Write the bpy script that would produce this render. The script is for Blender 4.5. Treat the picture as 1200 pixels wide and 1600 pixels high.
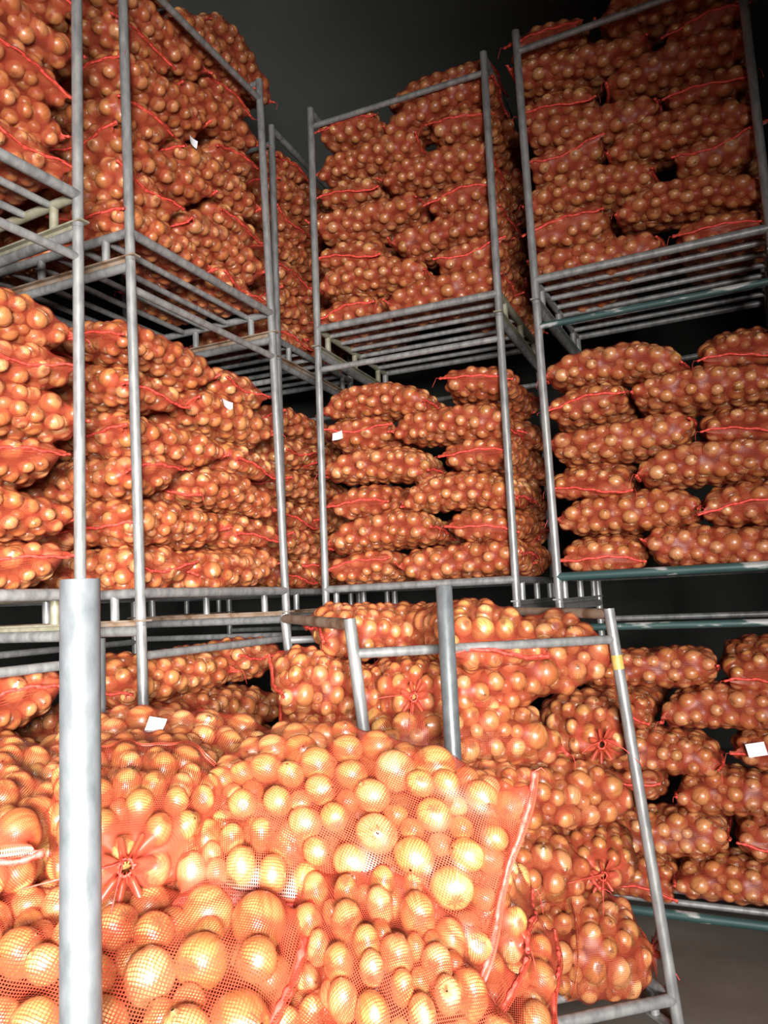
import bpy, math, random
import numpy as np
from mathutils import Vector, Matrix, Euler

for o in list(bpy.data.objects):
    bpy.data.objects.remove(o, do_unlink=True)
scene = bpy.context.scene
COL = scene.collection
R = math.radians

# ------------------------------------------------------------------ camera, world, lights, exposure
PITCH, ROLL, CAMZ, FPX = 0.11305, 0.04661, 1.7648, 1204.1
cp, sp, cr, sr = math.cos(PITCH), math.sin(PITCH), math.cos(ROLL), math.sin(ROLL)
rt, up, fw = Vector((1, 0, 0)), Vector((0, -sp, cp)), Vector((0, cp, sp))
ex, eu = rt * cr - up * sr, rt * sr + up * cr
cam_data = bpy.data.cameras.new('camera')
cam = bpy.data.objects.new('camera', cam_data)
COL.objects.link(cam)
cam.matrix_world = Matrix(((ex.x, eu.x, -fw.x, 0), (ex.y, eu.y, -fw.y, 0), (ex.z, eu.z, -fw.z, CAMZ), (0, 0, 0, 1)))
cam_data.sensor_fit = 'HORIZONTAL'
cam_data.sensor_width = 36.0
cam_data.lens = 36.0 * FPX / 1200.0
cam_data.clip_start = 0.02
scene.camera = cam

world = bpy.data.worlds.new('world')
scene.world = world
world.use_nodes = True
world.node_tree.nodes['Background'].inputs[0].default_value = (0.75, 0.85, 1.0, 1)
world.node_tree.nodes['Background'].inputs[1].default_value = 0.03

def area(name, loc, target, sx, sy, power, col, spread=180):
    d = bpy.data.lights.new(name, 'AREA')
    d.shape = 'RECTANGLE'
    d.size, d.size_y, d.energy, d.color, d.spread = sx, sy, power, col, R(spread)
    o = bpy.data.objects.new(name, d)
    COL.objects.link(o)
    o.location = loc
    o.rotation_euler = (Vector(target) - Vector(loc)).to_track_quat('-Z', 'Y').to_euler()
    return o

# daylight entering by the loading door behind the photographer
area('door_daylight', (0.35, -3.15, 1.95), (-1.75, 3.5, 1.08), 1.9, 1.3, 368, (1.0, 0.97, 0.94), 78)

vs = scene.view_settings
scene.display_settings.display_device = 'sRGB'
vs.view_transform = 'Standard'
vs.look = 'None'
vs.exposure = 0.28
vs.gamma = 1.0
vs.use_curve_mapping = False
scene.cycles.use_denoising = True
scene.cycles.max_bounces = 6
scene.cycles.diffuse_bounces = 4
scene.cycles.glossy_bounces = 2
scene.cycles.transmission_bounces = 2
scene.cycles.transparent_max_bounces = 4
scene.cycles.sample_clamp_indirect = 4.0

# ------------------------------------------------------------------ materials
def new_mat(name):
    m = bpy.data.materials.new(name)
    m.use_nodes = True
    nt = m.node_tree
    b = nt.nodes['Principled BSDF']
    return m, nt, b

def ramp(nt, stops):
    r = nt.nodes.new('ShaderNodeValToRGB')
    e = r.color_ramp.elements
    while len(e) < len(stops):
        e.new(0.5)
    for i, (p, c) in enumerate(stops):
        e[i].position = p
        e[i].color = (*c, 1)
    return r

def noise_mat(name, stops, scale, rough=0.6, metal=0.0, bump=0.0, detail=5, stretch=(1, 1, 1), spec=0.5):
    m, nt, b = new_mat(name)
    tc = nt.nodes.new('ShaderNodeTexCoord')
    mp = nt.nodes.new('ShaderNodeMapping')
    mp.inputs['Scale'].default_value = stretch
    n = nt.nodes.new('ShaderNodeTexNoise')
    n.inputs['Scale'].default_value = scale
    n.inputs['Detail'].default_value = detail
    nt.links.new(tc.outputs['Object'], mp.inputs['Vector'])
    nt.links.new(mp.outputs[0], n.inputs['Vector'])
    r = ramp(nt, stops)
    nt.links.new(n.outputs[0], r.inputs[0])
    nt.links.new(r.outputs[0], b.inputs['Base Color'])
    b.inputs['Roughness'].default_value = rough
    b.inputs['Metallic'].default_value = metal
    b.inputs['Specular IOR Level'].default_value = spec
    if bump:
        bp = nt.nodes.new('ShaderNodeBump')
        bp.inputs['Strength'].default_value = bump
        bp.inputs['Distance'].default_value = 0.01
        nt.links.new(n.outputs[0], bp.inputs['Height'])
        nt.links.new(bp.outputs[0], b.inputs['Normal'])
    return m

M_STEEL = noise_mat('galvanized_steel', [(0.3, (0.16, 0.16, 0.158)), (0.5, (0.235, 0.235, 0.232)), (0.7, (0.31, 0.31, 0.30))], 30, 0.42, 0.35, 0.05, stretch=(1, 1, 0.35))
M_STEEL2 = noise_mat('bright_galvanized_pipe', [(0.3, (0.09, 0.099, 0.104)), (0.5, (0.118, 0.128, 0.133)), (0.7, (0.148, 0.158, 0.165))], 38, 0.4, 0.35, 0.06, stretch=(1, 1, 0.5))
M_RUST = noise_mat('rusty_steel', [(0.35, (0.12, 0.065, 0.035)), (0.5, (0.22, 0.15, 0.10)), (0.65, (0.24, 0.19, 0.15))], 11, 0.7, 0.1, 0.1)
M_WELD = noise_mat('yellowed_steel', [(0.3, (0.17, 0.155, 0.095)), (0.7, (0.25, 0.235, 0.18))], 25, 0.55, 0.15, 0.05)
M_GREEN = noise_mat('worn_green_paint', [(0.40, (0.025, 0.06, 0.058)), (0.56, (0.035, 0.075, 0.07)), (0.62, (0.32, 0.32, 0.31))], 9, 0.5, 0.1, 0.1, stretch=(0.5, 0.5, 2))
M_YELLOW = noise_mat('yellow_tape', [(0.3, (0.42, 0.27, 0.05)), (0.7, (0.52, 0.38, 0.12))], 30, 0.5)
M_PAPER = noise_mat('white_paper', [(0.3, (0.72, 0.71, 0.74)), (0.7, (0.82, 0.81, 0.84))], 30, 0.7)
M_SEAM = noise_mat('red_seam_fabric', [(0.3, (0.62, 0.05, 0.035)), (0.7, (0.80, 0.10, 0.07))], 160, 0.55)
M_STRING = noise_mat('pink_string', [(0.3, (0.62, 0.16, 0.12)), (0.7, (0.78, 0.30, 0.26))], 80, 0.6)
M_CONC = noise_mat('concrete_floor', [(0.3, (0.10, 0.085, 0.068)), (0.55, (0.14, 0.12, 0.10)), (0.75, (0.18, 0.16, 0.135))], 2.2, 0.65, 0, 0.15, 10)
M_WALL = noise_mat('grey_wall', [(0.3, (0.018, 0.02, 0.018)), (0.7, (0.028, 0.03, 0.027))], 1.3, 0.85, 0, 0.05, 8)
M_CEIL = noise_mat('grey_ceiling', [(0.3, (0.15, 0.165, 0.148)), (0.7, (0.20, 0.215, 0.195))], 0.9, 0.85, 0, 0.05, 8)

def net_material():
    m, nt, b = new_mat('orange_net')
    tc = nt.nodes.new('ShaderNodeTexCoord')
    n = nt.nodes.new('ShaderNodeTexNoise')
    n.inputs['Scale'].default_value = 9
    nt.links.new(tc.outputs['Object'], n.inputs['Vector'])
    r = ramp(nt, [(0.3, (0.37, 0.050, 0.025)), (0.7, (0.50, 0.085, 0.042))])
    nt.links.new(n.outputs[0], r.inputs[0])
    nt.links.new(r.outputs[0], b.inputs['Base Color'])
    b.inputs['Roughness'].default_value = 0.42
    b.inputs['Specular IOR Level'].default_value = 0.5
    tr = nt.nodes.new('ShaderNodeBsdfTranslucent')
    nt.links.new(r.outputs[0], tr.inputs[0])
    mx = nt.nodes.new('ShaderNodeMixShader')
    mx.inputs[0].default_value = 0.25
    nt.links.new(b.outputs[0], mx.inputs[1])
    nt.links.new(tr.outputs[0], mx.inputs[2])
    nt.links.new(mx.outputs[0], nt.nodes['Material Output'].inputs[0])
    return m
M_NET = net_material()

def onion_material():
    m, nt, b = new_mat('onion_skin')
    at = nt.nodes.new('ShaderNodeAttribute'); at.attribute_name = 'tint'
    av = nt.nodes.new('ShaderNodeAttribute'); av.attribute_name = 'ouv'
    sep = nt.nodes.new('ShaderNodeSeparateXYZ')
    nt.links.new(av.outputs['Vector'], sep.inputs[0])
    base = ramp(nt, [(0.0, (0.50, 0.19, 0.055)), (0.3, (0.62, 0.295, 0.10)), (0.6, (0.70, 0.385, 0.165)), (0.85, (0.58, 0.245, 0.07)), (1.0, (0.52, 0.31, 0.095))])
    nt.links.new(at.outputs['Fac'], base.inputs[0])
    # skin veins running from pole to pole
    mp = nt.nodes.new('ShaderNodeMapping')
    mp.inputs['Scale'].default_value = (6, 6, 0.9)
    nt.links.new(av.outputs['Vector'], mp.inputs['Vector'])
    cmb = nt.nodes.new('ShaderNodeVectorMath'); cmb.operation = 'ADD'
    sc = nt.nodes.new('ShaderNodeVectorMath'); sc.operation = 'SCALE'
    sc.inputs[0].default_value = (37, 53, 71)
    nt.links.new(at.outputs['Fac'], sc.inputs['Scale'])
    nt.links.new(mp.outputs[0], cmb.inputs[0]); nt.links.new(sc.outputs[0], cmb.inputs[1])
    n = nt.nodes.new('ShaderNodeTexNoise'); n.inputs['Scale'].default_value = 1.0; n.inputs['Detail'].default_value = 3
    nt.links.new(cmb.outputs[0], n.inputs['Vector'])
    vr = ramp(nt, [(0.35, (0.72, 0.62, 0.52)), (0.55, (1, 1, 1)), (0.7, (1.0, 1.04, 1.1))])
    nt.links.new(n.outputs[0], vr.inputs[0])
    mul = nt.nodes.new('ShaderNodeMix'); mul.data_type = 'RGBA'; mul.blend_type = 'MULTIPLY'
    mul.inputs[0].default_value = 1.0
    nt.links.new(base.outputs[0], mul.inputs[6]); nt.links.new(vr.outputs[0], mul.inputs[7])
    # dry brown skin at neck and root
    ab = nt.nodes.new('ShaderNodeMath'); ab.operation = 'ABSOLUTE'
    nt.links.new(sep.outputs['Z'], ab.inputs[0])
    ad = nt.nodes.new('ShaderNodeMath'); ad.operation = 'MULTIPLY_ADD'
    nt.links.new(n.outputs[0], ad.inputs[0]); ad.inputs[1].default_value = 0.5
    nt.links.new(ab.outputs[0], ad.inputs[2])
    pr = ramp(nt, [(0.0, (0, 0, 0)), (0.97, (0, 0, 0)), (1.0, (1, 1, 1))])
    dv = nt.nodes.new('ShaderNodeMath'); dv.operation = 'MULTIPLY'; dv.inputs[1].default_value = 0.82
    nt.links.new(ad.outputs[0], dv.inputs[0]); nt.links.new(dv.outputs[0], pr.inputs[0])
    mx = nt.nodes.new('ShaderNodeMix'); mx.data_type = 'RGBA'
    nt.links.new(pr.outputs[0], mx.inputs[0]); nt.links.new(mul.outputs[2], mx.inputs[6])
    mx.inputs[7].default_value = (0.20, 0.095, 0.035, 1)
    oi = nt.nodes.new('ShaderNodeObjectInfo')
    vary = ramp(nt, [(0.0, (0.86, 0.80, 0.74)), (0.5, (1.0, 1.0, 1.0)), (1.0, (1.06, 1.14, 1.12))])
    nt.links.new(oi.outputs['Random'], vary.inputs[0])
    mv = nt.nodes.new('ShaderNodeMix'); mv.data_type = 'RGBA'; mv.blend_type = 'MULTIPLY'; mv.inputs[0].default_value = 1.0
    nt.links.new(mx.outputs[2], mv.inputs[6]); nt.links.new(vary.outputs[0], mv.inputs[7])
    nt.links.new(mv.outputs[2], b.inputs['Base Color'])
    b.inputs['Roughness'].default_value = 0.40
    b.inputs['Specular IOR Level'].default_value = 1.0
    b.inputs['Coat Weight'].default_value = 0.5
    b.inputs['Coat Roughness'].default_value = 0.28
    bp = nt.nodes.new('ShaderNodeBump'); bp.inputs['Strength'].default_value = 0.25; bp.inputs['Distance'].default_value = 0.004
    nt.links.new(n.outputs[0], bp.inputs['Height']); nt.links.new(bp.outputs[0], b.inputs['Normal'])
    return m
M_ONION = onion_material()

# ------------------------------------------------------------------ mesh helpers
class MB:
    def __init__(self):
        self.v, self.f = [], []
    def add(self, V, F):
        k = len(self.v)
        self.v += [tuple(p) for p in V]
        self.f += [tuple(i + k for i in f) for f in F]
    def tube(self, pts, r, seg=14, cap=True):
        pts = [Vector(p) for p in pts]
        n = len(pts)
        rs = r if isinstance(r, (list, tuple)) else [r] * n
        V = []
        ref = None
        for i, p in enumerate(pts):
            d = (pts[min(i + 1, n - 1)] - pts[max(i - 1, 0)]).normalized()
            if ref is None:
                ref = d.orthogonal().normalized()
            ref = (ref - d * ref.dot(d)).normalized()
            b = d.cross(ref)
            for k in range(seg):
                a = 2 * math.pi * k / seg
                V.append(p + (ref * math.cos(a) + b * math.sin(a)) * rs[i])
        F = []
        for i in range(n - 1):
            for k in range(seg):
                k2 = (k + 1) % seg
                F.append((i * seg + k, i * seg + k2, (i + 1) * seg + k2, (i + 1) * seg + k))
        if cap:
            F.append(tuple(range(seg - 1, -1, -1)))
            F.append(tuple(range((n - 1) * seg, n * seg)))
        self.add(V, F)
    def pipe(self, p0, p1, r, wall=0.004, seg=28):
        # an open pipe: its wall shows at the top end
        p0, p1 = Vector(p0), Vector(p1)
        d = (p1 - p0).normalized(); a = d.orthogonal().normalized(); b = d.cross(a)
        prof = [(p0, r), (p1 - d * 0.0015, r), (p1, r - 0.0012), (p1, r - wall), (p1 - d * 0.15, r - wall)]
        V = []; F = []
        for p, q in prof:
            for k in range(seg):
                t = 2 * math.pi * k / seg
                V.append(p + (a * math.cos(t) + b * math.sin(t)) * q)
        for i in range(len(prof) - 1):
            for k in range(seg):
                k2 = (k + 1) % seg
                F.append((i * seg + k, i * seg + k2, (i + 1) * seg + k2, (i + 1) * seg + k))
        F.append(tuple(range(seg - 1, -1, -1)))
        F.append(tuple(range((len(prof) - 1) * seg, len(prof) * seg)))
        self.add(V, F)
    def bar(self, p0, p1, w, h, upv=(0, 0, 1)):
        p0, p1 = Vector(p0), Vector(p1)
        d = (p1 - p0).normalized(); u = Vector(upv); s = d.cross(u).normalized(); u = s.cross(d)
        V = []
        for p in (p0, p1):
            for a, b in ((-1, -1), (1, -1), (1, 1), (-1, 1)):
                V.append(p + s * (a * w / 2) + u * (b * h / 2))
        self.add(V, [(3, 2, 1, 0), (4, 5, 6, 7), (0, 1, 5, 4), (1, 2, 6, 5), (2, 3, 7, 6), (3, 0, 4, 7)])
    def build(self, name, mat, parent=None, smooth=True, origin=None):
        me = bpy.data.meshes.new(name)
        o0 = Vector(origin) if origin is not None else Vector((0, 0, 0))
        me.from_pydata([tuple(Vector(p) - o0) for p in self.v], [], self.f)
        me.materials.append(mat)
        if smooth:
            me.polygons.foreach_set('use_smooth', [True] * len(me.polygons))
            try:
                me.set_sharp_from_angle(angle=R(40))
            except Exception:
                pass
        o = bpy.data.objects.new(name, me)
        COL.objects.link(o)
        if parent is not None:
            o.parent = parent
        return o

def np_mesh(name, V, F, mat, smooth=True, attrs=None):
    me = bpy.data.meshes.new(name)
    V = np.asarray(V, np.float32); F = np.asarray(F, np.int32)
    me.vertices.add(len(V)); me.vertices.foreach_set('co', V.ravel())
    k = F.shape[1]
    me.loops.add(F.size); me.loops.foreach_set('vertex_index', F.ravel())
    me.polygons.add(len(F))
    me.polygons.foreach_set('loop_start', np.arange(0, F.size, k, dtype=np.int32))
    me.polygons.foreach_set('loop_total', np.full(len(F), k, np.int32))
    me.update(calc_edges=True)
    me.polygons.foreach_set('use_smooth', np.full(len(F), smooth, bool))
    me.materials.append(mat)
    for nm, typ, data in (attrs or []):
        a = me.attributes.new(nm, typ, 'POINT')
        a.data.foreach_set('vector' if typ == 'FLOAT_VECTOR' else 'value', np.asarray(data, np.float32).ravel())
    return me

def empty(name, loc=(0, 0, 0)):
    o = bpy.data.objects.new(name, None)
    o.empty_display_size = 0.1
    COL.objects.link(o)
    o.location = loc
    return o

def tag(o, label, cat, group=None):
    o['label'] = label; o['category'] = cat
    if group: o['group'] = group

# ------------------------------------------------------------------ the hall
def struct(name, V, F, m):
    mb = MB(); mb.add(V, F)
    o = mb.build(name, m, smooth=False)
    o['kind'] = 'structure'
    return o
def slab(name, x0, x1, y0, y1, z0, z1, m):
    V = [(x, y, z) for x in (x0, x1) for y in (y0, y1) for z in (z0, z1)]
    return struct(name, V, [(0, 1, 3, 2), (4, 6, 7, 5), (0, 4, 5, 1), (2, 3, 7, 6), (0, 2, 6, 4), (1, 5, 7, 3)], m)
X0, X1, Y0, Y1, ZC = -5.2, 4.6, -3.2, 8.6, 6.4
slab('floor', X0 - .2, X1 + .2, Y0 - .2, Y1 + .2, -0.2, 0, M_CONC)
slab('ceiling', X0 - .2, X1 + .2, Y0 - .2, Y1 + .2, ZC, ZC + .2, M_CEIL)
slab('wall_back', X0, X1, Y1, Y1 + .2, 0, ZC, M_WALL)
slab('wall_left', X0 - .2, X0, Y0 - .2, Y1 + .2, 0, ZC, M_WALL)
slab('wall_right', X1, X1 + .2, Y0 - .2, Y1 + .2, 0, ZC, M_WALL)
# the wall behind the photographer, with the open loading door in it
DX0, DX1, DZ = -0.8, 1.5, 2.6
mb = MB()
for (a, b, c, d) in ((X0, DX0, 0, ZC), (DX1, X1, 0, ZC), (DX0, DX1, DZ, ZC)):
    V = [(x, y, z) for x in (a, b) for y in (Y0 - .2, Y0) for z in (c, d)]
    mb.add(V, [(0, 1, 3, 2), (4, 6, 7, 5), (0, 4, 5, 1), (2, 3, 7, 6), (0, 2, 6, 4), (1, 5, 7, 3)])
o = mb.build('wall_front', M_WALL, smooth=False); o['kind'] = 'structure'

# ------------------------------------------------------------------ steel racks
PR = 0.0235
ZD, ZT, HR = 0.144, 0.133, 1.70
def rack(name, FLb, FRb, BRb, BLb, FLt, FRt, BRt, BLt, label, group, opts=()):
    """a stacking rack from its four post feet and four post tops"""
    B = [Vector(p) for p in (FLb, FRb, BRb, BLb)]; T = [Vector(p) for p in (FLt, FRt, BRt, BLt)]
    org = (B[0] + B[1] + B[2] + B[3]) / 4
    root = empty(name, org)
    tag(root, label, 'rack', group)
    def P(i, z): return B[i].lerp(T[i], z / HR) - org
    def PP(a, b, z):
        f = P(0, z).lerp(P(1, z), a); k = P(3, z).lerp(P(2, z), a)
        return f.lerp(k, b)
    def mk(nm, mat, fn):
        m = MB(); fn(m); return m.build(nm, mat, root)
    for i in range(4):
        q = mk('post', M_STEEL, lambda m: m.tube([P(i, 0.0), P(i, HR - 0.001)], PR, 18))
        if 'tape' in opts and i == 1:
            m = MB(); m.tube([P(1, 1.44), P(1, 1.50)], PR + 0.0012, 18); t = m.build('tape_band', M_YELLOW, q)
            t['label'] = 'yellow tape band around the post'
    for (i, j) in ((0, 3), (1, 2)):
        mk('top_rail', M_RUST if 'rust_rail' in opts else M_STEEL, lambda m: m.tube([P(i, HR - PR), P(j, HR - PR)], PR * .98, 16))
        q = mk('foot_rail', M_RUST if 'rust' in opts else (M_WELD if 'weld' in opts else M_STEEL),
               lambda m: (m.bar(P(i, 0.022).lerp(P(j, 0.022), -0.035), P(j, 0.022).lerp(P(i, 0.022), -0.035), 0.05, 0.008), m.bar(P(i, 0.012) , P(j, 0.012), 0.006, 0.024)))
        a = 0 if i == 0 else 1
        for bb in (0.13, 0.5, 0.87):
            mk('stub', M_WELD if 'weld' in opts else M_STEEL, lambda m: m.tube([PP(a, bb, 0.026), PP(a, bb, ZD - 0.01)], PR * .85, 12))
        mk('deck_side_beam', M_WELD if 'weld' in opts else M_STEEL, lambda m: m.tube([P(i, ZD), P(j, ZD)], PR * .95, 14))
    for (i, j) in ((0, 1), (3, 2)):
        gb = M_GREEN if ('green_bar' in opts and i == 0) else M_STEEL
        gd = M_GREEN if ('green_deck' in opts and i == 0) else M_STEEL
        q = mk('cross_bar', gb, lambda m: m.tube([P(i, HR - ZT), P(j, HR - ZT)], PR * .82, 14))
        if gb is M_GREEN: q['label'] = 'dark green painted cross bar with worn bare patches'
        q = mk('deck_beam', gd, lambda m: m.tube([P(i, ZD), P(j, ZD)], PR, 16))
        if gd is M_GREEN: q['label'] = 'dark green painted deck beam with worn bare patches'
    for k in range(6):
        bb = (k + 1) / 7
        mk('deck_bar', M_STEEL, lambda m: m.tube([PP(0, bb, ZD), PP(1, bb, ZD)], PR * .72, 12))
    return root

W, DP = 1.213, 1.15
STACKS = {  # front-left post foot x, y, yaw of the front, lean x, lean y per metre
    'left':   (-1.8088, 2.0628, 1.0878, -0.0013, -0.0075),
    'tall':   (-1.1003, 3.449, 1.1441, -0.0216, 0.009),
    'gap':    (-1.79, 5.507, -0.3949, 0.002, 0.007),
    'middle': (-0.3909, 4.8715, -0.3949, 0.0053, 0.007),
    'right':  (0.9337, 4.242, -0.4469, -0.0044, 0.0051),
}
def frame(st, z):
    x, y, t, lx, ly = STACKS[st]
    o = Vector((x + lx * (z - 1.7), y + ly * (z - 1.7), z))
    return o, Vector((math.cos(t), math.sin(t), 0)), Vector((-math.sin(t), math.cos(t), 0))
SHORT = {'left': 'left edge stack', 'tall': 'tall left stack', 'gap': 'narrow gap stack', 'middle': 'middle back stack', 'right': 'right back stack'}
TIER = ['ground', 'middle', 'top']
OPT = {('left', 2): ('weld',), ('left', 1): ('weld',), ('tall', 2): ('rust',), ('tall', 1): ('rust',), ('gap', 2): ('rust',), ('gap', 1): ('rust',),
       ('middle', 2): ('weld',), ('middle', 1): (), ('right', 2): (), ('right', 1): ('green_deck', 'green_bar'), ('right', 0): ('green_bar', 'green_deck')}
for st in STACKS:
    for lv in range(3):
        pts = []
        for z in (lv * HR, (lv + 1) * HR):
            o, u, v = frame(st, z)
            pts += [o, o + u * W, o + u * W + v * DP, o + v * DP]
        rack('steel_rack', *pts, 'grey steel stacking rack forming the %s tier of the %s' % (TIER[lv], SHORT[st]), 'stacked steel racks', OPT.get((st, lv), ()))

DB = [(0.0, 2.96, 0), (1.067, 3.246, 0), (0.69, 4.28, 0), (-0.38, 3.99, 0)]
DT = [(-0.150, 2.95, 1.700), (0.947, 3.35, 1.682), (0.56, 4.36, 1.70), (-0.535, 3.98, 1.715)]
rack('steel_rack', *DB, *DT, 'leaning grey steel rack on the floor behind the front pallet, yellow tape on one post', 'stacked steel racks', ('tape', 'rust_rail'))

# the front pallet with open stake posts
NP = [(-0.477, 1.2), (0.74, 1.42), (0.2035, 2.8), (-0.98, 2.6)]
root = empty('stake_pallet', (-0.13, 2.0, 0))
tag(root, 'steel floor pallet with open pipe stake posts under the front heap of sacks', 'pallet')
org = Vector((-0.13, 2.0, 0))
for (x, y), h in zip(NP, (1.818, 1.80, 1.805, 1.68)):
    m = MB(); m.pipe(Vector((x, y, 0)) - org, Vector((x, y, h)) - org, 0.0298)
    m.build('stake_post', M_STEEL2, root)
for k in range(4):
    a, b = NP[k], NP[(k + 1) % 4]
    m = MB(); m.tube([Vector((*a, 0.15)) - org, Vector((*b, 0.15)) - org], 0.024); m.build('deck_beam', M_STEEL, root)
for k in range(7):
    t = (k + 1) / 8
    a = Vector((*NP[0], .15)).lerp(Vector((*NP[3], .15)), t); b = Vector((*NP[1], .15)).lerp(Vector((*NP[2], .15)), t)
    m = MB(); m.tube([a - org, b - org], 0.018); m.build('deck_bar', M_STEEL, root)

# ------------------------------------------------------------------ onions
def onion_shape(nu, nv, rng):
    """unit onion, axis z: rounded bulb, drawn-out neck, small root disc"""
    el = 0.86 + 0.17 * rng.random()
    V = []; A = []
    for j in range(nv):
        t = math.pi * j / (nv - 1)
        c, s = math.cos(t), math.sin(t)
        r = s ** 0.92 * 1.0
        z = c * el
        if c > 0.86: z += (c - 0.86) * (0.6 + .8 * rng.random()) ; r = max(r * 0.9, 0.07)
        if c < -0.95: z = -el * 0.93; r *= 0.9
        for i in range(nu):
            a = 2 * math.pi * i / nu
            k = 1 + 0.025 * math.sin(2 * a + el * 9) + 0.012 * math.sin(5 * a + el * 5)
            V.append((r * k * math.cos(a), r * k * math.sin(a), z))
            A.append((math.cos(a), math.sin(a), c))
    F = []
    for j in range(nv - 1):
        for i in range(nu):
            i2 = (i + 1) % nu
            F.append((j * nu + i, (j + 1) * nu + i, (j + 1) * nu + i2, j * nu + i2))
    return np.array(V, np.float32), np.array(F, np.int32), np.array(A, np.float32)
rs = random.Random(5)
LOW = [onion_shape(12, 9, rs) for _ in range(5)]
HIGH = []
for k in range(14):
    V, F, A = onion_shape(26, 17, rs)
    HIGH.append(np_mesh('onion', V, F, M_ONION, True, [('tint', 'FLOAT', np.full(len(V), rs.random())), ('ouv', 'FLOAT_VECTOR', A)]))

# ------------------------------------------------------------------ sack prototypes
SL, SW, SH = 0.80, 0.47, 0.25       # a filled sack: length, width, thickness
def rot_to(axis):
    return Vector((0, 0, 1)).rotation_difference(Vector(axis)).to_matrix()

class Proto: pass
def make_proto(seed, tied=False, bend=0.0, side=0.0, twist=0.0, flap=1.0):
    rng = np.random.default_rng(seed)
    NX, NP_ = 160, 216
    E0 = 0.955
    sf = np.linspace(-1, 1, 6001)
    qf = np.clip(np.abs(sf) / E0, 0, 1)
    hf = SH / 2 * np.sqrt(np.clip(1 - qf ** np.where(tied & (sf > 0), 3.2, 6.0), 0, 1))
    al = np.concatenate([[0], np.cumsum(np.hypot(np.diff(sf) * SL / 2, np.diff(hf)))])
    s = np.interp(np.linspace(0, al[-1], NX), al, sf)      # even thread spacing, over the blunt ends too
    q = np.clip(np.abs(s) / E0, 0, 1)
    body = np.sqrt(np.clip(1 - q ** 6, 0, 1))
    h = SH / 2 * body * (1 + 0.06 * np.sin(3.1 * s + seed)) + 0.0035
    w = SW / 2 * (1 - 0.10 * q ** 6 + 0.03 * np.sin(2.3 * s + 2 * seed))
    hem = np.abs(s) > E0
    w = np.where(hem, SW / 2 * 1.0, w)
    x = s * SL / 2
    if tied:
        pos = s > 0
        bt = np.sqrt(np.clip(1 - q ** 3.2, 0, 1))
        w = np.where(pos, SW / 2 * bt + 0.012, w)
        h = np.where(pos, SH / 2 * bt * 1.05 + 0.012, h)
        tas = np.clip((s - E0) / (1 - E0), 0, 1)
        w = w + np.where(pos, tas * 0.035, 0); h = h + np.where(pos, tas * 0.035, 0)
    n = 2.7
    tt = np.linspace(0, 2 * np.pi, 2000)
    yy = SW / 2 * np.sign(np.cos(tt)) * np.abs(np.cos(tt)) ** (2 / n); zz = SH / 2 * np.sign(np.sin(tt)) * np.abs(np.sin(tt)) ** (2 / n)
    al = np.concatenate([[0], np.cumsum(np.hypot(np.diff(yy), np.diff(zz)))])
    ph = np.interp(np.linspace(0, al[-1], NP_, endpoint=False), al, tt)
    cy = np.sign(np.cos(ph)) * np.abs(np.cos(ph)) ** (2 / n); cz = np.sign(np.sin(ph)) * np.abs(np.sin(ph)) ** (2 / n)
    X = np.repeat(x[:, None], NP_, 1); Y = w[:, None] * cy[None]; Z = h[:, None] * cz[None]
    P = np.stack([X, Y, Z], -1)
    du = np.gradient(P, axis=0); dv = (np.roll(P, -1, 1) - np.roll(P, 1, 1)) / 2
    N = np.cross(dv, du); area_ = np.linalg.norm(N, axis=-1); N /= area_[..., None] + 1e-12
    out = (N * np.stack([X * 0.2, Y, Z], -1)).sum(-1) < 0
    N[out] *= -1
    # onions by dart throwing just inside the skin
    ok = ((h > 0.018) & (np.abs(s) < E0))[:, None] & np.ones((1, NP_), bool)
    pr = (area_ * ok).ravel(); pr /= pr.sum()
    idx = rng.choice(len(pr), 5000, p=pr)
    cand = P.reshape(-1, 3)[idx]; cn = N.reshape(-1, 3)[idx]
    hh = np.repeat(h, NP_)[idx]
    rad = rng.normal(0.0405, 0.0055, 5000).clip(0.031, 0.051)
    cen = cand - cn * (rad * 0.98 + rng.choice([0, 0, 0.004, 0.010], 5000))[:, None]
    hc = np.interp(cen[:, 0], x, h); wc = np.interp(cen[:, 0], x, w)
    fit = (np.abs(cen[:, 2]) + rad < hc * 1.04 + 0.003) & (np.abs(cen[:, 1]) + rad < wc * 1.04 + 0.003)
    C = np.zeros((0, 3)); Rr = np.zeros(0)
    for i in range(5000):
        if not fit[i]: continue
        if len(C):
            d = np.linalg.norm(C - cen[i], axis=1)
            if (d < (Rr + rad[i]) * 0.93).any(): continue
        C = np.vstack([C, cen[i]]); Rr = np.append(Rr, rad[i])
    nshell = len(C)
    # smaller ones sunk in the gaps, then a second layer deeper in
    for r2, dep, fac in ((0.027, 0.058, 0.86), (0.036, 0.082, 0.92)):
        for i in range(3000):
            if hh[i] < dep + 0.01: continue
            c2 = cand[i] - cn[i] * dep
            d = np.linalg.norm(C - c2, axis=1)
            if (d < (Rr + r2) * fac).any(): continue
            C = np.vstack([C, c2]); Rr = np.append(Rr, r2)
    # the net: a taut sheet over the bulbs (obstacle relaxation)
    D0 = np.full((NX, NP_), -0.03)
    for c, r in zip(C[:nshell], Rr[:nshell]):
        dx = np.abs(x - c[0]) < r * 1.8 + 0.02
        sub = P[dx]; sn = N[dx]
        oc = sub - c
        b = (oc * sn).sum(-1); cc = (oc * oc).sum(-1) - (r * 1.05) ** 2
        disc = b * b - cc
        t = np.where(disc > 0, -b + np.sqrt(np.maximum(disc, 0)), -0.03)
        D0[dx] = np.maximum(D0[dx], t)
    D0 = np.clip(D0, -0.03, 0.02)
    lock = ~((h > 0.012) & (np.abs(s) < E0))
    D0[lock] = 0
    D = D0.copy()
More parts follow.
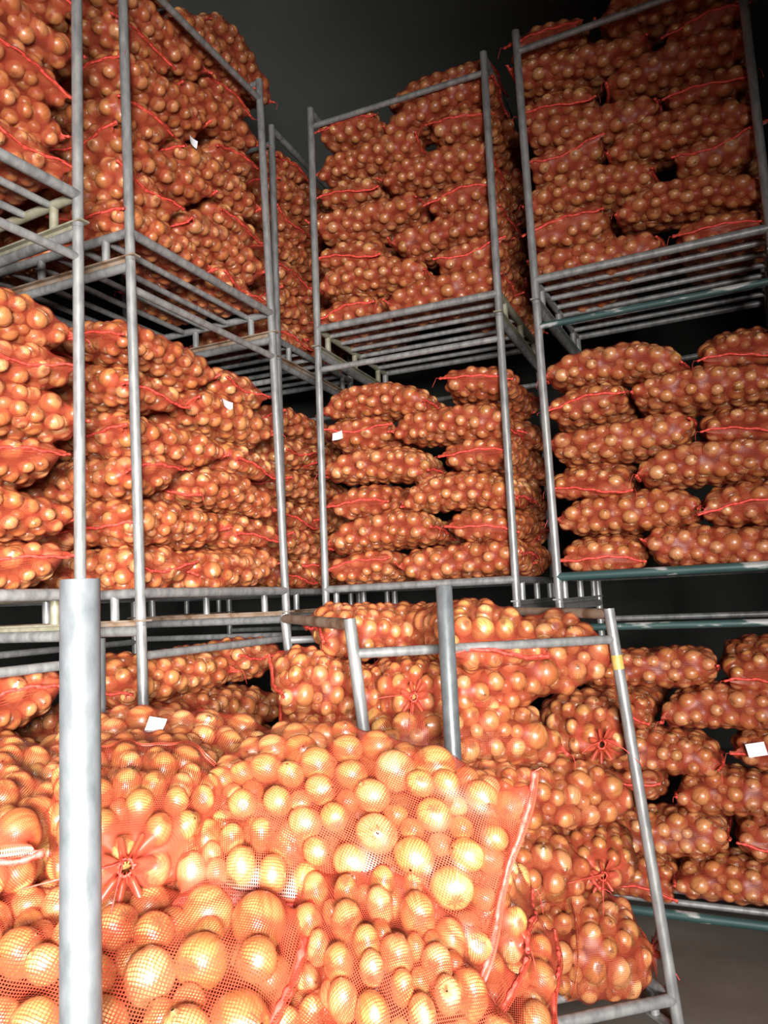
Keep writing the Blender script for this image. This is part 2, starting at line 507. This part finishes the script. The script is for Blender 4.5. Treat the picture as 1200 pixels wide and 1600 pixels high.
    for it in range(80):
        av = (np.roll(D, 1, 1) + np.roll(D, -1, 1)) / 4
        av[1:-1] += (D[2:] + D[:-2]) / 4
        av[0] = D[0]; av[-1] = D[-1]
        av = av * 0.997 - 0.00012
        D = np.maximum(D0, av); D[lock] = D[lock] * 0 + np.where(True, 0, 0)
    Q = P + N * (D + 0.0012)[..., None]
    wav = rng.normal(0, 1, 6)
    def deform(A):
        A = np.array(A, dtype=np.float64)
        xs = A[..., 0] / (SL / 2)
        # hems wave up and down
        f = np.clip((np.abs(xs) - E0 + 0.02) / (1 - E0), 0, 1)
        A[..., 2] += flap * f * 0.022 * np.sin(A[..., 1] * 11 + wav[0] * 3 + np.sign(xs) * 1.3)
        if tied: f = f * (xs < 0)
        A[..., 0] -= flap * 0.020 * f * np.sign(xs) * (0.6 + 0.5 * np.sin(A[..., 1] * 17 + wav[1] * 3))
        a = twist * xs
        y, z = A[..., 1] * np.cos(a) - A[..., 2] * np.sin(a), A[..., 1] * np.sin(a) + A[..., 2] * np.cos(a)
        A[..., 1] = y + side * (xs ** 2 - 0.4)
        A[..., 2] = z - bend * (np.abs(xs) ** 2.2 - 0.35)
        return A
    if tied:        # fluted tassel beyond the tie
        for i in range(NX):
            if s[i] > E0 - 0.05:
                k = min(1, (s[i] - E0 + 0.05) / 0.06)
                fl = 1 + 0.45 * k * np.cos(7 * np.linspace(0, 2 * np.pi, NP_, endpoint=False))
                Q[i, :, 1] *= fl; Q[i, :, 2] *= fl
    G = deform(Q)
    # strands as narrow ribbons lying along both thread directions
    tu = np.gradient(G, axis=0); tu /= np.linalg.norm(tu, axis=-1, keepdims=True) + 1e-9
    tv = np.roll(G, -1, 1) - np.roll(G, 1, 1); tv /= np.linalg.norm(tv, axis=-1, keepdims=True) + 1e-9
    gap = np.clip((D - D0) / 0.010, 0, 1)           # the net bunches over hollows and stretches thin over the bulbs
    gap[lock] = 1.0
    hw = (0.00042 + 0.00070 * gap)[..., None]
    va = np.stack([G - tv * hw, G + tv * hw], 2); vb = np.stack([G - tu * hw, G + tu * hw], 2)
    nrm = np.cross(tu, tv); vb = vb - nrm[:, :, None] * 0.0003
    V = np.concatenate([va.reshape(-1, 3), vb.reshape(-1, 3)])
    ii, jj = np.meshgrid(np.arange(NX), np.arange(NP_), indexing='ij')
    ia = (ii * NP_ + jj) * 2
    Fa = np.stack([ia[:-1], ia[:-1] + 1, ia[1:] + 1, ia[1:]], -1).reshape(-1, 4)
    ib = ia + NX * NP_ * 2; ibn = np.roll(ib, -1, 1)
    Fb = np.stack([ib, ib + 1, ibn + 1, ibn], -1).reshape(-1, 4)
    pt = Proto()
    pt.tied = tied
    pt.net = np_mesh('net', V, np.concatenate([Fa, Fb]), M_NET, True)
    # seams: a folded red band along each sewn hem
    def band(sign):
        x0 = sign * SL / 2 * 0.975
        ys = np.linspace(-SW / 2 * 1.0, SW / 2 * 1.0, 60)
        ln = deform(np.stack([np.full(60, x0), ys, 0.003 * np.sin(ys * 60)], -1))
        m = MB()
        rr = [0.0066 * (1 + 0.35 * math.sin(k * 1.7) * math.sin(k * .31)) for k in range(60)]
        m.tube([tuple(p) for p in ln], rr, 7)
        for e in (0, -1):           # loose thread ends hang from the corners
            p = Vector(ln[e]); g = rng.normal(0, 1, 4); sy = 1 if e else -1
            if g[3] < -0.2: continue
            m.tube([p, p + Vector((sign * .012, sy * .014, .004)), p + Vector((sign * .022 + .006 * g[0], sy * .022, -.016 + .008 * g[1])), p + Vector((sign * .028 + .01 * g[0], sy * .03 + .01 * g[2], -.05 + .02 * g[1]))], [0.0016, 0.0011, 0.001, 0.0008], 5)
        me = bpy.data.meshes.new('seam'); me.from_pydata(m.v, [], m.f); me.materials.append(M_SEAM)
        me.polygons.foreach_set('use_smooth', [True] * len(me.polygons))
        return me
    pt.seams = [band(-1)] + ([] if tied else [band(1)])
    pt.string = None
    if tied:
        m = MB()
        xk = SL / 2 * (E0 + 0.01)
        ring = [(xk + 0.003 * math.sin(3 * a), 0.017 * math.cos(a), 0.017 * math.sin(a)) for a in np.linspace(0, 2 * np.pi, 20)]
        m.tube(ring, 0.0035, 6)
        for k in range(2):
            dy, dz = rng.normal(0, .05, 2)
            m.tube([(xk, 0, 0.015), (xk + 0.02, dy * .3, 0.02), (xk + 0.055, dy * 1.2, 0.0 + dz * .5), (xk + 0.085, dy * 2.2, -0.04 + dz)], [0.0022, 0.002, 0.0018, 0.0012], 6)
        for k in range(8):       # puckered red folds round the knot
            a = k * 0.698 + rng.normal() * .15
            ln = [(xk + 0.002, 0.014 * math.cos(a), 0.014 * math.sin(a)), (xk - 0.003, 0.024 * math.cos(a), 0.022 * math.sin(a)), (xk - 0.012, 0.040 * math.cos(a + .3), 0.034 * math.sin(a + .3))]
            m.tube(ln, [0.0045, 0.003, 0.0008], 6)
        V2 = deform(np.array(m.v))
        me = bpy.data.meshes.new('tie_string'); me.from_pydata([tuple(p) for p in V2], [], m.f); me.materials.append(M_SEAM)
        me.polygons.foreach_set('use_smooth', [True] * len(me.polygons))
        pt.string = me
    # onions, with axes mostly lying in the skin
    Cd = deform(C)
    pt.onions = []
    for k in range(len(C)):
        ax = Vector(rng.normal(0, 1, 3)).normalized()
        pt.onions.append((Vector(Cd[k]), float(Rr[k]), rot_to(ax), int(rng.integers(0, 1000)), float(rng.random())))
    pt.onion_mesh = join_onions(pt.onions)
    pt.up = SH / 2
    return pt

def join_onions(lst):
    Vs, Fs, Ts, As = [], [], [], []
    k = 0
    for c, r, m, var, tint in lst:
        V, F, A = LOW[var % len(LOW)]
        Vs.append((V * r) @ np.array(m).T + np.array(c)); Fs.append(F + k); k += len(V)
        Ts.append(np.full(len(V), tint)); As.append(A)
    return np_mesh('onions', np.concatenate(Vs), np.concatenate(Fs), M_ONION, True, [('tint', 'FLOAT', np.concatenate(Ts)), ('ouv', 'FLOAT_VECTOR', np.concatenate(As))])

PROTO = [make_proto(1, bend=0.02), make_proto(2, bend=0.08, side=0.02), make_proto(3, bend=-0.03, side=-0.02, twist=0.12),
         make_proto(4, bend=0.03, twist=-0.15), make_proto(5, bend=0.0, side=0.03),
         make_proto(6, tied=True, bend=0.02), make_proto(7, tied=True, bend=0.04, side=0.02),
         make_proto(8, bend=0.03, twist=0.42)]

# prebuilt objects of each kind are copied, one by one, for every sack
def sack(loc, yaw, pitch=0, roll=0, proto=0, scale=(1, 1, 1), label='', group='', single=False, tagpos=None, M=None):
    pt = PROTO[proto]
    root = empty('onion_sack', loc)
    if M is not None:
        root.rotation_euler = M.to_euler()
    else:
        root.rotation_euler = Euler((roll, pitch, yaw), 'XYZ')
    root.scale = scale
    tag(root, label, 'sack', group)
    def kid(me, nm=None):
        o = bpy.data.objects.new(nm or me.name.split('.')[0], me); COL.objects.link(o); o.parent = root; return o
    kid(pt.net, 'net')
    for sm in pt.seams: kid(sm, 'seam')
    if pt.string: kid(pt.string, 'tie_string')
    if single:
        mw = Matrix.LocRotScale(Vector(loc), root.rotation_euler, Vector(scale))
        inv = mw.inverted()
        eye = inv @ Vector((0, 0, CAMZ))
        front, rest = [], []
        for on in pt.onions:
            # the bulbs that lie on the side turned to the light and the room
            p = on[0]; nn = Vector((p.x * 0.35 if abs(p.x) < .3 else p.x * 1.2, p.y * 1.0, p.z * 3.5)).normalized()
            front.append((nn.dot((eye - p).normalized()), on))
        front.sort(key=lambda t: -t[0])
        keep = [on for d, on in front[:95] if d > -0.15]
        ids = set(id(k) for k in keep)
        rest = [on for on in pt.onions if id(on) not in ids]
        for c, r, m, var, tint in keep:
            o = kid(HIGH[var % len(HIGH)], 'onion')
            o.matrix_local = Matrix.Translation(c) @ m.to_4x4() @ Matrix.Diagonal((r, r, r, 1))
        if rest:
            o = kid(join_onions(rest), 'onions'); o['kind'] = 'stuff'
    else:
        o = kid(pt.onion_mesh, 'onions'); o['kind'] = 'stuff'
    if tagpos is not None:
        (tx, ty, tz), nrm, tw, th = tagpos
        m = MB()
        V = []; F = []
        for sgn in (-1, 1):
            for i in range(5):
                for j in range(4):
                    a, b = i / 4 - .5, j / 3 - .5
                    V.append((a * tw, b * th, 0.012 * (a * a * 2 + a * b) + sgn * 0.0003))
        for i in range(4):
            for j in range(3):
                k = i * 4 + j
                F.append((k + 4, k + 5, k + 1, k)); F.append((k + 20, k + 21, k + 25, k + 24))
        m.add(V, F)
        t = m.build('paper_tag', M_PAPER, root, smooth=True)
        t['label'] = 'white paper tag'
        nz = Vector(nrm).normalized(); xa = Vector((0, 1, 0.15)) if abs(nz.y) < 0.7 else Vector((1, 0, -0.08)); xa = (xa - nz * xa.dot(nz)).normalized(); ya = nz.cross(xa)
        mm = Matrix((xa, ya, nz)).transposed().to_4x4(); mm.translation = Vector((tx, ty, tz))
        t.matrix_local = mm
    return root

# ------------------------------------------------------------------ stacks of sacks in the racks
rnd = random.Random(11)
ORD = ['lowest', 'second', 'third', 'fourth', 'fifth', 'sixth', 'seventh', 'eighth', 'ninth']
TAGS = {('tall', 2, 3, 'fr'): ((-0.31, -0.232, 0.03), (0, -1, 0.1), 0.06, 0.05),
        ('tall', 1, 4, 'fr'): ((-0.14, -0.232, 0.02), (0, -1, 0.1), 0.085, 0.05),
        ('middle', 1, 4, 'fl'): ((0.392, -0.11, -0.05), (1, -0.2, 0.1), 0.075, 0.06),
        ('right', 0, 3, 'fr'): ((0.43, -0.11, 0.02), (1, 0, 0.15), 0.085, 0.07)}
def stack(st, lv, parity, n, pitch, sides='', only=None, start=0):
    grp = 'onion sacks on the %s tier of the %s' % (TIER[lv], SHORT[st])
    o, u, v = frame(st, lv * HR)
    t = STACKS[st][2]
    for k in range(n):
        if k < start: continue
        z = lv * HR + ZD + 0.022 + pitch * (k + 0.5)
        o, u, v = frame(st, z)
        even = (k + parity) % 2 == 0
        jobs = []   # key, a (along the front), b (into the rack), kind
        Ws, Ls = 0.455, 0.77
        if even:
            jobs += [('fl', 0.225, 0.03 + 0.39, 'end'), ('fr', W - 0.375, 0.03 + 0.225, 'long')]
            bl, br = ('bl', 0.37, DP - 0.19, 'long'), ('br', W - 0.225, DP - 0.33, 'end')
        else:
            jobs += [('fl', 0.375, 0.03 + 0.225, 'long'), ('fr', W - 0.225, 0.03 + 0.39, 'end')]
            bl, br = ('bl', 0.225, DP - 0.33, 'end'), ('br', W - 0.37, DP - 0.19, 'long')
        if 'L' in sides: jobs.append(bl)
        if 'R' in sides: jobs.append(br)
        if only: jobs = [j for j in jobs if j[0] in only(k)]
        for key, a, b, kind in jobs:
            back = key[0] == 'b'
            side = 'left' if key[1] == 'l' else 'right'
            tg = TAGS.get((st, lv, k, key))
            pos = o + u * (a + (-1 if key[1] == 'l' else 1) * rnd.uniform(-.005, .055)) + v * (b + rnd.uniform(-.015, .015)) + Vector((0, 0, rnd.uniform(-.006, .006)))
            if kind == 'end':
                yaw = t - math.pi / 2 + rnd.uniform(-.06, .06)
                if back: yaw += math.pi
                pr = rnd.choice([0, 1, 3, 4, 4, 2])
                how = 'lying end-on'
            else:
                yaw = t + rnd.choice([0, math.pi]) + rnd.uniform(-.05, .05)
                if tg: yaw = t
                if back: pass
                pr = rnd.choice([0, 1, 2, 3, 4, 1])
                how = 'lying lengthwise'
            top = k == n - 1
            sc = (rnd.uniform(.96, 1.03), rnd.uniform(.97, 1.03), pitch / 0.236 * rnd.uniform(.97, 1.08))
            lay = 'topmost layer' if top else ('%s layer' % ORD[k])
            lab = 'onion sack %s at %s %s, %s of %s tier, %s' % (how, 'rear' if back else 'front', side, lay, TIER[lv], SHORT[st])
            if tg: lab = 'onion sack with a white paper tag, %s of %s tier, %s' % (lay, TIER[lv], SHORT[st])
            sack(pos, yaw, rnd.uniform(-.10, .10) + (rnd.uniform(-.08, .08) if top else 0), rnd.uniform(-.10, .10), pr, sc, lab, grp, tagpos=tg)

ends = lambda n: (lambda k: ('fl', 'fr', 'bl', 'br'))
stack('left', 0, 0, 6, 0.228, 'R')
stack('left', 1, 1, 6, 0.200, 'R')
stack('left', 2, 1, 7, 0.205, 'R')
stack('tall', 0, 0, 6, 0.232, '')
stack('tall', 1, 0, 6, 0.215, 'L')
stack('tall', 2, 1, 8, 0.205, 'L')
stack('gap', 1, 0, 6, 0.212, 'R', only=lambda k: ('fr', 'br'))
stack('gap', 2, 0, 7, 0.212, 'R', only=lambda k: ('fr', 'br'))
stack('middle', 1, 0, 6, 0.212, 'R')
stack('middle', 2, 0, 7, 0.210, 'R')
stack('right', 0, 0, 6, 0.212, '')
stack('right', 1, 0, 6, 0.208, '')
stack('right', 2, 1, 8, 0.200, 'L')

# ------------------------------------------------------------------ the leaning rack's load and the heap in front, each sack laid by hand
def lay(c, axis, normal, proto, scale, label, group, single=True, tagpos=None):
    a = Vector(axis).normalized(); n = Vector(normal); n = (n - a * n.dot(a)).normalized(); b = n.cross(a)
    m = Matrix((a, b, n)).transposed()
    return sack(c, 0, proto=proto, scale=scale, label=label, group=group, single=single, M=m, tagpos=tagpos)

GD = 'onion sacks loaded on the leaning rack'
U = Vector((0.94, 0.34, 0)); V_ = Vector((-0.34, 0.94, 0))
def D(c, axis, normal, proto, scale, label, tagpos=None): lay(c, axis, normal, proto, scale, label, GD, True, tagpos)
D((-0.04, 3.62, 1.625), (0.9, 0.3, -0.04), (0, -0.22, 1), 4, (0.82, 0.9, 1.0), 'rounded onion sack on top of the leaning rack, left of the thin stake post')
D((0.315, 3.50, 1.58), (-0.35, 0.94, 0.0), (0.1, -0.2, 1), 1, (1, 1.0, 1.1), 'onion sack behind the thin stake post on top of the leaning rack')
D((0.545, 3.46, 1.46), (0.9, 0.25, 0.22), (0, -0.40, 1), 2, (1.02, 1.0, 1.12), 'large onion sack at top right of the leaning rack, rising above its front bar')
D((-0.22, 3.42, 1.385), (0.85, 0.35, -0.28), (0, -0.22, 1), 3, (0.8, 0.85, 1), 'onion sack with a pointed red corner jutting out beside the leaning rack left post')
D((0.085, 3.50, 1.37), (0.0, -1, 0.02), (0, 0, 1), 5, (0.9, 0.82, 1), 'small tied onion sack end-on under the top sacks of the leaning rack')
D((-0.17, 3.42, 1.22), (0.9, 0.3, -0.1), (0, -0.4, 1), 0, (0.8, 1, 1), 'shaded onion sack behind the leaning rack left post, under the pointed-corner sack')
D((0.25, 3.36, 1.205), (0.94, 0.30, -0.04), (0, -0.22, 1), 1, (1.12, 1.05, 1.12), 'long onion sack crossing the leaning rack just below its thin stake post')
D((0.92, 3.78, 1.135), (-0.12, -1, -0.02), (0, 0, 1), 6, (1.05, 0.86, 1.05), 'tied onion sack, knot facing out, highest of three at leaning rack right post')
D((0.58, 3.46, 0.93), (0.93, 0.30, -0.10), (0, -0.22, 1), 4, (1.08, 1.0, 1.1), 'onion sack with one corner pointing past the leaning rack right post')
D((0.86, 3.76, 0.60), (-0.05, -1, -0.03), (0, 0, 1), 5, (1.05, 0.84, 1.0), 'tied onion sack, puckered red knot, second of three at leaning rack right post')
D((0.36, 3.40, 0.63), (0.94, 0.32, 0.02), (0, -0.22, 1), 0, (1.05, 1.05, 1.15), 'onion sack lengthwise on leaning rack, beside the middle knotted sack')
D((0.66, 3.40, 0.325), (0.93, -0.02, -0.14), (0, -0.35, 1), 6, (0.98, 0.98, 1.3), 'lowest tied onion sack on leaning rack, red knot near the right post foot')
D((0.22, 3.52, 0.30), (0.94, 0.34, 0), (0, 0, 1), 3, (0.8, 1, 1.05), 'lowest onion sack at the left of the leaning rack, behind the heap')

GN = 'onion sacks heaped on the front pallet'
def N(c, axis, normal, proto, scale, label, tagpos=None, single=True): lay(c, axis, normal, proto, scale, label, GN, single, tagpos)
N((-0.105, 1.84, 1.285), (0.85, -0.48, -0.20), (-0.25, -0.55, 0.78), 7, (1.0, 0.86, 0.92), 'big onion sack lying across the top of the front heap, below both posts')
N((-0.63, 1.52, 1.03), (0.97, -0.22, 0.0), (0.0, -0.45, 0.9), 2, (1.1, 1.1, 1.15), 'largest onion sack at bottom left, behind the thick front post, pink seam at its right')
N((-0.03, 1.56, 1.03), (0.36, -0.84, -0.40), (0.05, -0.4, 0.9), 1, (0.84, 0.70, 1.05), 'large onion sack at bottom centre, right of the pink-seamed sack')
N((-0.20, 1.42, 0.90), (0.8, -0.5, -0.15), (0.1, -0.5, 0.9), 4, (0.9, 0.95, 1.0), 'onion sack partly tucked under the bottom left and bottom centre sacks')
N((-0.33, 1.98, 1.20), (0.12, -1, -0.10), (0, 0, 1), 3, (0.92, 0.85, 1.1), 'onion sack end-on wedged below the big top sack of the front heap')
N((-0.63, 1.96, 1.30), (0.22, -0.95, -0.10), (0.05, 0.0, 1), 5, (0.94, 0.84, 1.0), 'tied onion sack with red knot, just right of the thick front post')
N((-1.02, 1.93, 1.28), (0.25, -0.95, -0.06), (0, 0, 1), 2, (1.0, 0.95, 1.1), 'reddish onion sack at the left edge, left of the thick front post')
N((-0.66, 1.84, 1.10), (0.97, -0.2, 0), (0, -0.3, 1), 0, (1.05, 1.0, 0.9), 'onion sack half hidden between the knotted sack and bottom left sack')
N((-0.76, 2.42, 1.29), (0.95, -0.1, -0.02), (0, -0.3, 1), 1, (1.05, 1, 1.0), 'rear onion sack of the front heap, behind the knotted sack',
  ((0.06, -0.06, 0.150), (0.1, -0.35, 1), 0.09, 0.05))
N((-0.13, 1.84, 0.90), (0.80, -0.58, -0.05), (0, -0.3, 1), 4, (0.88, 0.9, 1.05), 'onion sack with pink seam facing right, under the big top sack')
N((0.02, 1.50, 0.87), (0.5, -0.85, -0.1), (0, -0.2, 1), 3, (0.85, 0.9, 1.0), 'lowest visible onion sack at bottom centre of the front heap')
N((0.06, 2.22, 0.74), (0.95, -0.2, -0.05), (0, -0.2, 1), 2, (0.9, 0.95, 1.1), 'onion sack low at the right side of the front heap, beside the leaning rack')
N((0.02, 2.30, 0.93), (0.95, -0.2, 0.0), (0, 0, 1), 1, (0.9, 0.95, 1.1), 'onion sack under the rear end of the big top sack')

# loose sacks on the very top of two stacks
o, u, v = frame('tall', 5.2)
lay(o + u * 1.30 + v * 0.34 + Vector((0, 0, 0.21)), tuple(u * 0.95 - Vector((0, 0, 0.22))), (0.1, -0.3, 1), 1, (0.95, 0.95, 0.9),
    'loose onion sack atop the tall left stack, one end jutting over the rail', 'onion sacks on the top tier of the tall left stack', False)
o, u, v = frame('middle', 5.1)
lay(o + u * 0.86 + v * 0.36 + Vector((0, 0, 0.06)), tuple(u * 0.97 + Vector((0, 0, 0.03))), (0, -0.2, 1), 3, (0.95, 0.95, 0.8),
    'loose onion sack heaped above the top front bar of the middle back stack', 'onion sacks on the top tier of the middle back stack', False)

# the layers that carry the front heap
for z in (0.275, 0.48, 0.68):
    for (x, y) in ((-0.10, 1.66), (-0.17, 2.10), (-0.26, 2.52)):
        lay((x + rnd.uniform(-.03, .03), y, z), (0.97, 0.16 + rnd.uniform(-.05, .05), 0), (0, 0, 1), rnd.choice([0, 1, 2, 3, 4]), (1, 0.97, 0.85),
            'onion sack buried low inside the front heap', 'onion sacks buried in the front heap', False)
